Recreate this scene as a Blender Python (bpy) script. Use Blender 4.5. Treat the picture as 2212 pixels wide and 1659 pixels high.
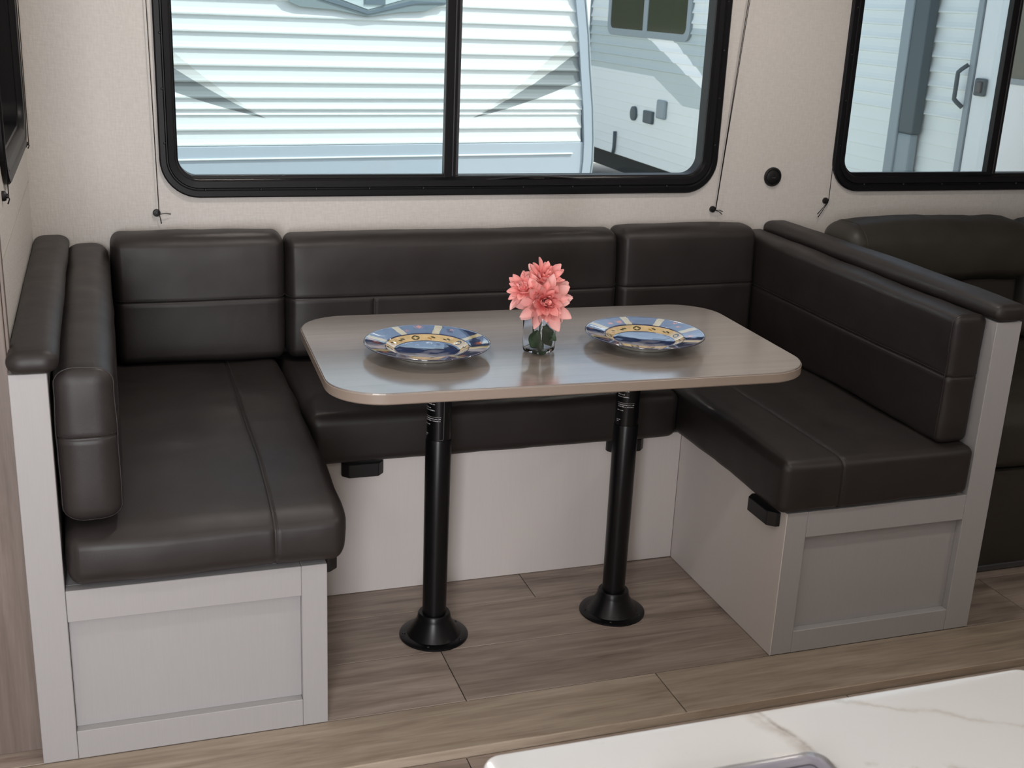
import bpy, bmesh, math, random
from mathutils import Vector, Matrix, noise
random.seed(7)
PI = math.pi
SC = bpy.context.scene
COL = SC.collection
for o in list(bpy.data.objects): bpy.data.objects.remove(o)

# ------------------------------------------------------------------ camera
CAMPOS = Vector((0.2387, -3.4092, 1.5559)); YAW, PITCH, ROLL, FPX = 0.3355, -0.3151, 0.0449, 2561.1
fwd = Vector((math.sin(YAW)*math.cos(PITCH), math.cos(YAW)*math.cos(PITCH), math.sin(PITCH)))
rt0 = Vector((math.cos(YAW), -math.sin(YAW), 0)); up0 = rt0.cross(fwd)
rt = rt0*math.cos(ROLL) + up0*math.sin(ROLL); up = -rt0*math.sin(ROLL) + up0*math.cos(ROLL)
cd = bpy.data.cameras.new('camera'); cam = bpy.data.objects.new('camera', cd); COL.objects.link(cam)
M4 = Matrix((rt, up, -fwd)).transposed().to_4x4(); M4.translation = CAMPOS
cam.matrix_world = M4
cd.sensor_width = 36; cd.sensor_fit = 'HORIZONTAL'; cd.lens = FPX/2212*36; cd.clip_start = 0.02; cd.clip_end = 500
cd.dof.use_dof = True; cd.dof.focus_distance = 2.9; cd.dof.aperture_fstop = 16
SC.camera = cam

# ------------------------------------------------------------------ world, sun, daylight, exposure
w = bpy.data.worlds.new('sky'); SC.world = w; w.use_nodes = True
nt = w.node_tree; bg = nt.nodes['Background']
sky = nt.nodes.new('ShaderNodeTexSky'); sky.sky_type = 'NISHITA'; sky.sun_disc = False
sky.sun_elevation = math.radians(44); sky.sun_rotation = math.radians(105); sky.altitude = 100
sky.dust_density = 4.0
hs = nt.nodes.new('ShaderNodeHueSaturation'); hs.inputs['Saturation'].default_value = 0.68
nt.links.new(sky.outputs[0], hs.inputs['Color']); nt.links.new(hs.outputs[0], bg.inputs[0]); bg.inputs[1].default_value = 0.26
def light(name, kind, energy, color, loc, direction, **kw):
    d = bpy.data.lights.new(name, kind); d.energy = energy; d.color = color
    for k, v in kw.items(): setattr(d, k, v)
    o = bpy.data.objects.new(name, d); COL.objects.link(o); o.location = loc
    o.rotation_euler = Vector(direction).to_track_quat('-Z', 'Y').to_euler()
    return o
SUNDIR = Vector((-0.60, 0.25, -0.80))
light('sun', 'SUN', 4.6, (1.0, 0.97, 0.92), (0, 0, 20), SUNDIR, angle=math.radians(0.6))
# daylight entering through the glazed entrance door in the wall behind the camera
light('daylight_door', 'AREA', 60, (0.98, 0.97, 1.0), (-0.12, -3.985, 0.98), (0.16, 1, 0.0), shape='RECTANGLE', size=0.66, size_y=1.5)
SC.view_settings.view_transform = 'Standard'; SC.view_settings.look = 'None'
SC.cycles.max_bounces = 8; SC.cycles.transmission_bounces = 8; SC.cycles.caustics_reflective = False; SC.cycles.adaptive_threshold = 0.03
SC.view_settings.exposure = 0.0; SC.view_settings.gamma = 1.0; SC.view_settings.use_curve_mapping = False

# ------------------------------------------------------------------ materials
MATS = {}
def mat(name, color=(0.5, 0.5, 0.5), rough=0.5, metal=0.0, spec=0.5, **kw):
    m = bpy.data.materials.new(name); m.use_nodes = True
    b = m.node_tree.nodes['Principled BSDF']
    b.inputs['Base Color'].default_value = (*color, 1); b.inputs['Roughness'].default_value = rough
    b.inputs['Metallic'].default_value = metal; b.inputs['Specular IOR Level'].default_value = spec
    for k, v in kw.items(): b.inputs[k].default_value = v
    MATS[name] = m; return m
class NT:
    def __init__(s, m): s.t = m.node_tree; s.b = s.t.nodes['Principled BSDF']
    def n(s, kind, **kw):
        x = s.t.nodes.new('ShaderNode'+kind)
        for k, v in kw.items():
            if k in x.inputs: x.inputs[k].default_value = v
            else: setattr(x, k, v)
        return x
    def l(s, a, b): s.t.links.new(a, b)
    def coord(s, which='Object', scale=(1, 1, 1), rnd=False):
        c = s.n('TexCoord'); mp = s.n('Mapping'); mp.inputs['Scale'].default_value = scale
        src = c.outputs[which]
        if rnd:
            oi = s.n('ObjectInfo'); a = s.n('VectorMath', operation='MULTIPLY_ADD')
            s.l(oi.outputs['Random'], a.inputs[0]); a.inputs[1].default_value = (37, 91, 53); s.l(src, a.inputs[2]); src = a.outputs[0]
        s.l(src, mp.inputs['Vector']); return mp.outputs[0]
    def noise(s, vec, scale, detail=3, rough=0.5, dist=0.0):
        x = s.n('TexNoise'); x.inputs['Scale'].default_value = scale; x.inputs['Detail'].default_value = detail
        x.inputs['Roughness'].default_value = rough; x.inputs['Distortion'].default_value = dist; s.l(vec, x.inputs['Vector']); return x.outputs['Fac']
    def ramp(s, fac, stops):
        r = s.n('ValToRGB'); e = r.color_ramp.elements
        while len(e) < len(stops): e.new(0.5)
        for q, (p, c) in zip(e, stops): q.position = p; q.color = (*c, 1)
        s.l(fac, r.inputs[0]); return r.outputs[0]
    def math(s, op, a, b=None, c=None):
        x = s.n('Math', operation=op)
        for i, v in enumerate((a, b, c)):
            if v is None: continue
            if isinstance(v, (int, float)): x.inputs[i].default_value = v
            else: s.l(v, x.inputs[i])
        return x.outputs[0]
    def mix(s, fac, a, b, mode='MIX'):
        x = s.n('Mix', data_type='RGBA', blend_type=mode)
        for i, v in zip((0, 6, 7), (fac, a, b)):
            if isinstance(v, (int, float)): x.inputs[i].default_value = v
            elif isinstance(v, tuple): x.inputs[i].default_value = (*v, 1)
            else: s.l(v, x.inputs[i])
        return x.outputs[2]
    def bump(s, h, strength=0.2, dist=0.001):
        x = s.n('Bump'); x.inputs['Strength'].default_value = strength; x.inputs['Distance'].default_value = dist
        s.l(h, x.inputs['Height']); s.l(x.outputs[0], s.b.inputs['Normal'])
    def col(s, c): s.l(c, s.b.inputs['Base Color'])
    def rough(s, c): s.l(c, s.b.inputs['Roughness'])

def leather(name, c0, c1, rough):
    m = mat(name, c0, rough); t = NT(m); v = t.coord()
    t.col(t.ramp(t.noise(v, 9, 4), [(0.3, c0), (0.75, c1)]))
    a = t.noise(v, 420, 3); b = t.noise(v, 34, 4)
    t.bump(t.math('ADD', t.math('MULTIPLY', a, 0.35), b), 0.16, 0.0022)
    t.rough(t.math('MULTIPLY_ADD', t.noise(v, 15, 3), 0.14, rough-0.07)); t.b.inputs['Specular IOR Level'].default_value = 0.48
    return m
LEATHER = leather('charcoal_leather', (0.0185, 0.0146, 0.0141), (0.0258, 0.0210, 0.0201), 0.48)
SOFAL = leather('sofa_leather', (0.026, 0.023, 0.018), (0.036, 0.031, 0.025), 0.48)
THREAD = mat('thread', (0.03, 0.028, 0.027), 0.75)

def laminate(name, c, rough=0.45, grain=0.06):
    m = mat(name, c, rough); t = NT(m); v = t.coord(scale=(1, 1, 1))
    n = t.noise(t.coord(scale=(300, 300, 12)), 1.0, 3)
    lo = tuple(x*(1-grain) for x in c); hi = tuple(min(1, x*(1+grain)) for x in c)
    t.col(t.ramp(n, [(0.3, lo), (0.7, hi)])); t.bump(n, 0.03, 0.0004)
    return m
CAB = laminate('white_cabinet_laminate', (0.405, 0.395, 0.398), 0.42, 0.018)
CABIN = laminate('white_panel_laminate', (0.402, 0.393, 0.397), 0.48, 0.018)
CABLIT = laminate('warm_bench_panel_lit', (0.74, 0.70, 0.675), 0.45, 0.012)  # cabinet laminate lightened where little light reaches: brightness put into the colour
PLY = mat('plywood_lid', (0.16, 0.12, 0.10), 0.7)

m = WALL = mat('vinyl_wallboard', (0.60, 0.56, 0.52), 0.62); t = NT(m); v = t.coord()
fib = t.noise(t.coord(scale=(45, 45, 190)), 1.0, 3); fib2 = t.noise(t.coord(scale=(190, 190, 45)), 1.0, 3)
f = t.math('ADD', fib, fib2)
t.col(t.mix(t.math('MULTIPLY_ADD', f, 0.9, -0.40), (0.655, 0.62, 0.582), (0.79, 0.757, 0.722))); t.bump(f, 0.5, 0.0016)
CEIL = mat('ceiling_white', (0.70, 0.69, 0.66), 0.7)

def wood(name, dark, mid, light_, scale=(1.3, 16, 16), rough=0.42, rnd=True):
    m = mat(name, mid, rough); t = NT(m); v = t.coord(scale=scale, rnd=rnd)
    n1 = t.noise(v, 1.6, 6, 0.62, 0.7); n2 = t.noise(v, 6.0, 4, 0.6, 0.3)
    f = t.math('ADD', t.math('MULTIPLY', n1, 0.72), t.math('MULTIPLY', n2, 0.28))
    c = t.ramp(f, [(0.34, dark), (0.50, mid), (0.66, light_)])
    oi = t.n('ObjectInfo'); hv = t.n('HueSaturation'); t.l(c, hv.inputs['Color'])
    t.l(t.math('MULTIPLY_ADD', oi.outputs['Random'], 0.26, 0.87), hv.inputs['Value']); t.col(hv.outputs[0])
    t.bump(n2, 0.10, 0.0008); return m
FLOORW = wood('vinyl_plank_floor', (0.20, 0.155, 0.128), (0.335, 0.270, 0.228), (0.45, 0.375, 0.322))
EDGEW = wood('slide_edge_board', (0.27, 0.210, 0.158), (0.41, 0.335, 0.260), (0.52, 0.435, 0.350))
FASCIA = wood('greige_wood_fascia', (0.155, 0.122, 0.105), (0.20, 0.160, 0.138), (0.245, 0.20, 0.175), scale=(30, 30, 1.6), rough=0.5)
GAP = mat('dark_joint', (0.030, 0.024, 0.020), 0.8)
m = TABLE = mat('table_laminate', (0.3, 0.26, 0.225), 0.30, spec=0.8, **{'Coat Weight': 1.0, 'Coat Roughness': 0.17, 'Coat IOR': 3.2}); t = NT(m)
n = t.noise(t.coord(scale=(1.4, 22, 22)), 1.6, 6, 0.62, 0.6)
t.col(t.ramp(n, [(0.30, (0.225, 0.192, 0.170)), (0.5, (0.275, 0.236, 0.210)), (0.70, (0.315, 0.275, 0.248))])); t.bump(n, 0.035, 0.0005)
TEDGE = mat('table_edge_band', (0.33, 0.265, 0.22), 0.4)

BLACK = mat('black_powder_coat', (0.0032, 0.0032, 0.004), 0.32, spec=0.35)
BLACKP = mat('black_plastic', (0.008, 0.008, 0.009), 0.45)
FRAMEB = mat('black_window_frame', (0.0045, 0.0045, 0.006), 0.42, spec=0.3)
RUBBER = mat('dark_grey_metal', (0.06, 0.06, 0.065), 0.4)
CHROME = mat('bright_metal', (0.7, 0.7, 0.7), 0.2, 1.0)
WHITEINK = mat('white_print', (0.6, 0.6, 0.6), 0.6)

def thin_glass(name, tint=(0.98, 1, 1), refl=1.0):
    m = bpy.data.materials.new(name); m.use_nodes = True; nt = m.node_tree
    for x in list(nt.nodes): nt.nodes.remove(x)
    o = nt.nodes.new('ShaderNodeOutputMaterial'); mx = nt.nodes.new('ShaderNodeMixShader'); tr = nt.nodes.new('ShaderNodeBsdfTransparent')
    gl = nt.nodes.new('ShaderNodeBsdfGlossy'); fr = nt.nodes.new('ShaderNodeFresnel'); fr.inputs[0].default_value = 1.45
    tr.inputs[0].default_value = (*tint, 1); gl.inputs['Roughness'].default_value = 0.02; gl.inputs[0].default_value = (refl, refl, refl, 1)
    nt.links.new(fr.outputs[0], mx.inputs[0]); nt.links.new(tr.outputs[0], mx.inputs[1]); nt.links.new(gl.outputs[0], mx.inputs[2]); nt.links.new(mx.outputs[0], o.inputs[0])
    MATS[name] = m; return m
PANE = thin_glass('window_glass', (0.95, 1.0, 1.0)); 
PANES = thin_glass('screened_window_glass', (0.90, 0.965, 0.97)); PANED = thin_glass('tinted_window_glass', (0.12, 0.14, 0.15))
CLEARP = thin_glass('clear_plastic', (0.97, 0.97, 0.99))
GLASS = mat('clear_vase_glass', (1, 1, 1), 0.0, **{'Transmission Weight': 1.0, 'IOR': 1.45})

m = MARBLE = mat('white_marble', (0.74, 0.74, 0.74), 0.16); t = NT(m); v = t.coord()
sp = t.n('SeparateXYZ'); t.l(v, sp.inputs[0]); soft = t.noise(v, 4, 4); wob = t.math('SUBTRACT', t.noise(v, 9, 6, 0.65), 0.5); brk = t.noise(v, 24, 4, 0.6)
base = t.mix(soft, (0.66, 0.67, 0.68), (0.74, 0.742, 0.745)); colr = base
def vein(px, py, dx, dy, width, wobble, strength, colour, lo=0.40, hi=0.60):
    global colr
    L_ = math.hypot(dx, dy); nx, ny = -dy/L_, dx/L_
    d = t.math('ADD', t.math('MULTIPLY_ADD', sp.outputs[0], nx, -(px*nx+py*ny)), t.math('MULTIPLY', sp.outputs[1], ny))
    d = t.math('ABSOLUTE', t.math('MULTIPLY_ADD', wob, wobble, d))
    mk = t.ramp(d, [(0.0, (1, 1, 1)), (width*0.35, (0.55, 0.55, 0.55)), (width, (0, 0, 0))])
    bk = t.ramp(brk, [(lo, (0, 0, 0)), (hi, (1, 1, 1))])
    colr = t.mix(t.math('MULTIPLY', t.math('MULTIPLY', mk, bk), strength), colr, colour)
vein(-0.0055, 0.279, 0.014, -0.045, 0.011, 0.030, 0.75, (0.40, 0.36, 0.31))
vein(-0.0005, 0.279, 0.012, -0.045, 0.0035, 0.022, 0.8, (0.26, 0.22, 0.19))
vein(0.14, 0.293, 0.08, -0.045, 0.0045, 0.045, 0.55, (0.46, 0.43, 0.39), 0.25, 0.5)
vein(-0.062, 0.280, 0.03, -0.012, 0.005, 0.05, 0.6, (0.42, 0.39, 0.35), 0.5, 0.62)
vein(-0.12, -0.1, 0.06, -0.08, 0.006, 0.08, 0.6, (0.42, 0.39, 0.35))
t.col(colr)

GROUND = mat('pale_gravel', (0.48, 0.45, 0.40), 0.9)
WHITEP = mat('white_gelcoat', (0.80, 0.83, 0.84), 0.35)
BLUEG = mat('blue_grey_gelcoat', (0.40, 0.47, 0.54), 0.35)
TRIMG = mat('grey_trim', (0.26, 0.31, 0.34), 0.45)
DARKG = mat('dark_slate_trim', (0.055, 0.085, 0.10), 0.5)
GLASSREFL = mat('glass_with_green_reflection', (0.045, 0.055, 0.030), 0.08)  # reflected greenery is painted into the glass colour
TYRE = mat('tyre_rubber', (0.02, 0.022, 0.022), 0.8)
UNDER = mat('underbody_black', (0.018, 0.025, 0.025), 0.8)
BADGE = mat('grey_green_emblem', (0.21, 0.27, 0.29), 0.5); BADGED = mat('slate_emblem', (0.12, 0.17, 0.21), 0.5)

# corrugated siding with printed graphics, positions in metres on the trailer's own axes
m = SIDEF = mat('siding_with_swoosh', (0.8, 0.82, 0.82), 0.42); t = NT(m)
c = t.n('TexCoord'); s = t.n('SeparateXYZ'); t.l(c.outputs['Object'], s.inputs[0])
d = t.math('SUBTRACT', t.math('ABSOLUTE', t.math('SUBTRACT', s.outputs[0], 0.03)), 0.621); z = s.outputs[2]
def curve(a, b): return t.math('ADD', t.math('MULTIPLY', t.math('MULTIPLY', d, d), b), t.math('MULTIPLY_ADD', d, a, 0.864))
pos = t.math('GREATER_THAN', d, 0.0)
band = t.math('MULTIPLY', t.math('MULTIPLY', t.math('LESS_THAN', z, curve(0.44, 0.20)), t.math('GREATER_THAN', z, curve(0.22, 0.13))), pos)
pale = t.math('MULTIPLY', t.math('MULTIPLY', t.math('LESS_THAN', z, curve(0.55, 0.33)), t.math('GREATER_THAN', z, curve(0.44, 0.20))), pos)
col = t.mix(pale, (0.69, 0.745, 0.755), (0.55, 0.585, 0.575)); t.col(t.mix(band, col, (0.20, 0.235, 0.245)))
m = SIDES = mat('siding_with_grey_band', (0.8, 0.82, 0.82), 0.45); t = NT(m)
c = t.n('TexCoord'); s = t.n('SeparateXYZ'); t.l(c.outputs['Object'], s.inputs[0]); y = s.outputs[1]; z = s.outputs[2]
zl = t.math('MAXIMUM', 0.48, t.math('MINIMUM', 0.745, t.math('MULTIPLY_ADD', t.math('SUBTRACT', y, 8.83), 0.325, 0.478)))
grey = t.math('MULTIPLY', t.math('GREATER_THAN', z, zl), t.math('GREATER_THAN', y, 7.4))
lo = t.math('MULTIPLY_ADD', t.math('SUBTRACT', y, 8.371), 0.315, 0.692); hi = t.math('MULTIPLY_ADD', t.math('SUBTRACT', y, 8.4), 0.43, 0.835)
stripe = t.math('MULTIPLY', t.math('MULTIPLY', t.math('GREATER_THAN', z, lo), t.math('LESS_THAN', z, hi)), t.math('LESS_THAN', z, 1.35))
grey = t.math('MULTIPLY', grey, t.math('LESS_THAN', z, 1.32))
col = t.mix(grey, (0.80, 0.84, 0.83), (0.50, 0.57, 0.57)); t.col(t.mix(t.math('MULTIPLY', stripe, t.math('GREATER_THAN', y, 7.4)), col, (0.95, 0.97, 0.97)))

PETAL = mat('pink_silk_petal', (0.9, 0.3, 0.27), 0.65, **{'Subsurface Weight': 0.0}); t = NT(PETAL)
c = t.n('TexCoord'); s = t.n('SeparateXYZ'); t.l(c.outputs['Object'], s.inputs[0])
g = t.ramp(t.math('MULTIPLY', s.outputs[1], 19.0), [(0.0, (0.80, 0.11, 0.13)), (0.40, (0.93, 0.32, 0.30)), (1.0, (0.97, 0.56, 0.53))])
st = t.noise(t.coord(scale=(900, 25, 25)), 1.0, 2); t.col(t.mix(t.math('MULTIPLY', st, 0.22), g, (0.95, 0.55, 0.5)))
LEAFM = mat('dark_green_leaf', (0.028, 0.062, 0.026), 0.5); STEMM = mat('green_stem', (0.06, 0.10, 0.05), 0.5)

# plate glaze: printed colours come from a colour attribute, mottling from noise
m = PLATEM = mat('glazed_plate_print', (0.2, 0.3, 0.5), 0.05, spec=1.0); t = NT(m); a = t.n('VertexColor'); a.layer_name = 'print'
v = t.coord(scale=(60, 60, 60)); n = t.noise(v, 1.0, 4); hv = t.n('HueSaturation'); t.l(a.outputs[0], hv.inputs['Color'])
t.l(t.math('MULTIPLY_ADD', n, 0.7, 0.65), hv.inputs['Value']); t.col(hv.outputs[0])
t.bump(t.noise(t.coord(scale=(13, 13, 13)), 1.0, 2), 0.6, 0.005)
m.node_tree.nodes['Principled BSDF'].inputs['Coat Weight'].default_value = 1.0; m.node_tree.nodes['Principled BSDF'].inputs['Coat IOR'].default_value = 1.9
LAV = mat('lavender_packet', (0.60, 0.59, 0.70), 0.3); LAVD = mat('lavender_print', (0.47, 0.46, 0.57), 0.35); INK = mat('grey_outline', (0.2, 0.2, 0.24), 0.5)

# ------------------------------------------------------------------ mesh helpers
def link_mesh(name, bm_or_me, material, parent=None, smooth=False, angle=None):
    if isinstance(bm_or_me, bmesh.types.BMesh):
        me = bpy.data.meshes.new(name); bmesh.ops.recalc_face_normals(bm_or_me, faces=bm_or_me.faces[:]); bm_or_me.to_mesh(me); bm_or_me.free()
        if smooth:
            for p in me.polygons: p.use_smooth = True
        if angle is not None: me.set_sharp_from_angle(angle=math.radians(angle))
        for x in (material if isinstance(material, (list, tuple)) else [material]): me.materials.append(x)
    else: me = bm_or_me
    o = bpy.data.objects.new(name, me); COL.objects.link(o)
    if parent is not None: o.parent = parent
    return o
def tag(o, label=None, cat=None, group=None, kind=None):
    if label: o['label'] = label
    if cat: o['category'] = cat
    if group: o['group'] = group
    if kind: o['kind'] = kind
    return o
def empty(name, loc=(0, 0, 0), rz=0.0):
    o = bpy.data.objects.new(name, None); COL.objects.link(o); o.location = loc; o.rotation_euler = (0, 0, rz); o.empty_display_size = 0.05
    return o
class Rel:
    """puts meshes given in world coordinates under a thing whose Empty sits at `loc`"""
    def __init__(s, root): s.root = root; s.inv = Matrix.Translation(root.location).inverted()
    def __call__(s, name, bm, material, smooth=False, angle=None, parent=None):
        bm.transform(s.inv); return link_mesh(name, bm, material, parent or s.root, smooth, angle)
def box(bm, x0, x1, y0, y1, z0, z1, bev=0.0, seg=2):
    r = bmesh.ops.create_cube(bm, size=1.0); vs = r['verts']
    for v in vs: v.co = Vector(((x0+x1)/2+v.co.x*(x1-x0), (y0+y1)/2+v.co.y*(y1-y0), (z0+z1)/2+v.co.z*(z1-z0)))
    if bev: bmesh.ops.bevel(bm, geom=list({e for v in vs for e in v.link_edges}), offset=bev, segments=seg, profile=0.5, affect='EDGES')
    return bm
def bx(*a, **k): return box(bmesh.new(), *a, **k)
def tube(bm, pts, r, n=8, closed=False, caps=True):
    pts = [Vector(p) for p in pts]; rings = []; N = len(pts)
    prev = None
    for i, p in enumerate(pts):
        if closed: d = pts[(i+1) % N]-pts[i-1]
        else: d = pts[min(i+1, N-1)]-pts[max(i-1, 0)]
        d.normalize()
        if prev is None: a = d.orthogonal().normalized()
        else: a = (prev-d*prev.dot(d)).normalized()
        prev = a; b = d.cross(a); rr = r[i] if isinstance(r, (list, tuple)) else r
        rings.append([bm.verts.new(p+(a*math.cos(2*PI*k/n)+b*math.sin(2*PI*k/n))*rr) for k in range(n)])
    for i in range(N if closed else N-1):
        A, B = rings[i], rings[(i+1) % N]
        for k in range(n): bm.faces.new((A[k], A[(k+1) % n], B[(k+1) % n], B[k]))
    if caps and not closed: bm.faces.new(rings[0][::-1]); bm.faces.new(rings[-1])
    return bm
def lathe(bm, prof, cx, cy, z0, n=48):
    rings = []
    for r, z in prof:
        if r < 1e-6: rings.append([bm.verts.new((cx, cy, z0+z))]); continue
        rings.append([bm.verts.new((cx+r*math.cos(2*PI*k/n), cy+r*math.sin(2*PI*k/n), z0+z)) for k in range(n)])
    for A, B in zip(rings, rings[1:]):
        for k in range(n):
            q = [A[k % len(A)], A[(k+1) % len(A)], B[(k+1) % len(B)], B[k % len(B)]]
            u = []
            for v in q:
                if v not in u: u.append(v)
            if len(u) > 2: bm.faces.new(u)
    return bm
def rrect(x0, x1, z0, z1, r, n=8):
    """rounded rectangle loop in 2D, 4*(n+1) points"""
    out = []
    for cx, cz, a0 in ((x1-r, z0+r, -PI/2), (x1-r, z1-r, 0), (x0+r, z1-r, PI/2), (x0+r, z0+r, PI)):
        for i in range(n+1):
            a = a0+PI/2*i/n; out.append((cx+r*math.cos(a), cz+r*math.sin(a)))
    return out
def skin(bm, loops, close=False):
    R = [[bm.verts.new(p) for p in L] for L in loops]
    pairs = list(zip(R, R[1:])) + ([(R[-1], R[0])] if close else [])
    for A, B in pairs:
        n = len(A)
        for k in range(n): bm.faces.new((A[k], A[(k+1) % n], B[(k+1) % n], B[k]))
    return R
def prism(bm, poly, f0, f1):
    """extrude polygon (list of 2D) between mapping functions f0, f1 (2D -> 3D)"""
    A = [bm.verts.new(f0(*p)) for p in poly]; B = [bm.verts.new(f1(*p)) for p in poly]; n = len(poly)
    bm.faces.new(A); bm.faces.new(B[::-1])
    for k in range(n): bm.faces.new((A[k], A[(k+1) % n], B[(k+1) % n], B[k]))
    return bm

# ------------------------------------------------------------------ room shell
D = 1.133; WT = 0.05
XW = 0.038          # inner face of the left wall of the slide-out
W1 = (0.3757, 2.0834, 0.9874, 1.78); W2 = (2.512, 4.05, 0.987, 1.78)
def hole(wn): return (wn[0]+0.045, wn[1]-0.045, wn[2]+0.045, wn[3]-0.045)
h1, h2 = hole(W1), hole(W2); XR = 4.6; ZC = 2.06
bm = bmesh.new()
for a in ((XW-0.06, XR, 0, h1[2]), (XW-0.06, XR, h1[3], ZC), (XW-0.06, h1[0], h1[2], h1[3]), (h1[1], h2[0], h1[2], h1[3]), (h2[1], XR, h1[2], h1[3])):
    box(bm, a[0], a[1], 0, WT, a[2], a[3])
wb = tag(link_mesh('wall_back', bm, WALL), kind='structure')
link_mesh('gap_shade_sheet', bx(0.235, 2.18, -0.0105, 0.0, 0.40, 0.82), mat('gap_shade_black', (0.012, 0.011, 0.011), 0.9), wb)  # added dark sheet, stands in for the shade in gaps between cushions
W3 = (-0.86, -0.085, 1.145, 1.80)     # y0,y1,z0,z1 in the left wall
bm = bmesh.new(); q = (W3[0]+0.03, W3[1]-0.03, W3[2]+0.03, W3[3]-0.03)
for a in ((-1.065, 0, 0, q[2]), (-1.065, 0, q[3], ZC), (-1.065, q[0], q[2], q[3]), (q[1], 0, q[2], q[3])):
    box(bm, XW-0.06, XW, a[0], a[1], a[2], a[3])
wl = tag(link_mesh('wall_left', bm, WALL), kind='structure')
tag(link_mesh('trim_1', bx(XW-0.0005, XW+0.0012, -1.05, -0.0, 1.0355, 1.0372), mat('wall_joint', (0.48, 0.44, 0.40), 0.6)), kind='structure')
tag(link_mesh('trim_2', bx(XW-0.9, XW-0.0005, -1.078, -1.066, 0, ZC, bev=0.002), FASCIA), kind='structure')
tag(link_mesh('trim_3', bx(XW+0.0002, XW+0.006, -1.078, -1.055, 0, ZC, bev=0.001), FASCIA), kind='structure')
bm = bmesh.new(); box(bm, -2.0, 5.2, -4.05, 0.05, ZC, ZC+0.14)
tag(link_mesh('ceiling', bm, CEIL), kind='structure')
bm = bmesh.new(); box(bm, XR, XR+0.05, -1.3, 0.05, 0, ZC); box(bm, XR, 5.2, -1.33, -1.3, 0, ZC)
tag(link_mesh('wall_right', bm, WALL), kind='structure')
bm = bmesh.new()
for a in ((-2.0, -0.47, -0.02, ZC), (0.23, 5.2, -0.02, ZC), (-0.47, 0.23, -0.02, 0.18), (-0.47, 0.23, 1.78, ZC)): box(bm, a[0], a[1], -4.05, -4.0, a[2], a[3])
tag(link_mesh('wall_front', bm, WALL), kind='structure')
bm = bmesh.new(); box(bm, -2.05, -2.0, -4.05, -1.0, -0.02, ZC); box(bm, -2.05, -0.85, -1.066, -1.0, -0.02, ZC); box(bm, 5.2, 5.25, -4.05, -1.3, -0.02, ZC)
tag(link_mesh('wall_ends', bm, WALL), kind='structure')

# floors: plank by plank
YEDGE = -1.305; G = 0.0012
fl = tag(link_mesh('floor', bx(-0.9, XR, YEDGE+0.004, 0.0, -0.06, -0.0032), GAP), kind='structure')
rows = [(-0.485, -0.28, [1.95]), (-0.695, -0.485, [1.2805, 2.9]), (-0.904, -0.695, [0.42, 2.25]), (-1.131, -0.904, [0.9565, 2.58, 3.7]), (YEDGE, -1.131, [-0.2, 1.4375, 2.95])]
for k, (ya, yb, cuts) in enumerate(rows):
    xs = [-0.9]+cuts+[XR]
    for a, b in zip(xs, xs[1:]):
        bm = bx(a+G, b-G, ya+G, yb-G, -0.008, 0.0, bev=0.0009, seg=1)
        link_mesh('plank', bm, EDGEW if k == 4 else FLOORW, fl)
fm = tag(link_mesh('floor_main', bx(-2.0, 5.2, -4.0, YEDGE+0.02, -0.10, -0.0282), GAP), kind='structure')
link_mesh('edge_strip', bx(-0.9, XR, YEDGE-0.0005, YEDGE+0.004, -0.028, -0.0015, bev=0.001, seg=1), EDGEW, fm)
yy = YEDGE-0.003; rowi = 0
while yy > -3.95:
    nb = max(yy-0.215, -4.0); xs = [-2.0]+[x for x in ([0.905, 1.868, 3.4] if rowi == 0 else [random.uniform(-1, 0.4), random.uniform(1, 2.2), random.uniform(2.8, 4.2)])]+[5.2]
    for a, b in zip(xs, xs[1:]): link_mesh('plank', bx(a+G, b-G, nb+G, yy-G, -0.03, -0.022, bev=0.0009, seg=1), FLOORW, fm)
    yy = nb; rowi += 1

# unseen ceiling lamps, added to brighten walls and bench fronts
for i, (x, y, e) in enumerate(((-0.55, -1.9, 1.5), (0.5, -1.9, 2), (1.7, -1.9, 4.5), (0.0, -3.2, 3), (1.6, -3.2, 2), (3.2, -2.4, 4), (0.7, -0.70, 5.2), (2.1, -0.70, 3.6))):
    root = tag(empty('ceiling_fill_lamp', (x, y, ZC)), 'added round ceiling fill lamp '+('above the aisle at the far left', 'above the aisle before the left bench', 'above the aisle before the right bench', 'above the floor left of the island', 'above the floor right of the island', 'above the aisle before the sofa', 'above the left end of the dinette', 'above the right end of the dinette')[i], 'lamp', 'added ceiling fill lamps')
    bm = bmesh.new(); lathe(bm, [(0.058, 0), (0.075, 0), (0.073, -0.010), (0.060, -0.012), (0.058, -0.004)], 0, 0, 0, 32); link_mesh('rim', bm, CEIL, root, True)
    em = MATS.get('fill_lamp_glow')
    if not em:
        em = mat('fill_lamp_glow', (1, 1, 1), 0.5); b = em.node_tree.nodes['Principled BSDF']; b.inputs['Emission Color'].default_value = (1, 0.86, 0.68, 1); b.inputs['Emission Strength'].default_value = 12
    bm = bmesh.new(); lathe(bm, [(0, -0.004), (0.058, -0.004)], 0, 0, 0, 32); link_mesh('diffuser', bm, em, root)
    light('fill_lamp_light', 'AREA', e, (1.0, 0.93, 0.86), (x, y, ZC-0.02), (0, 0, -1), shape='DISK', size=0.11)

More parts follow.
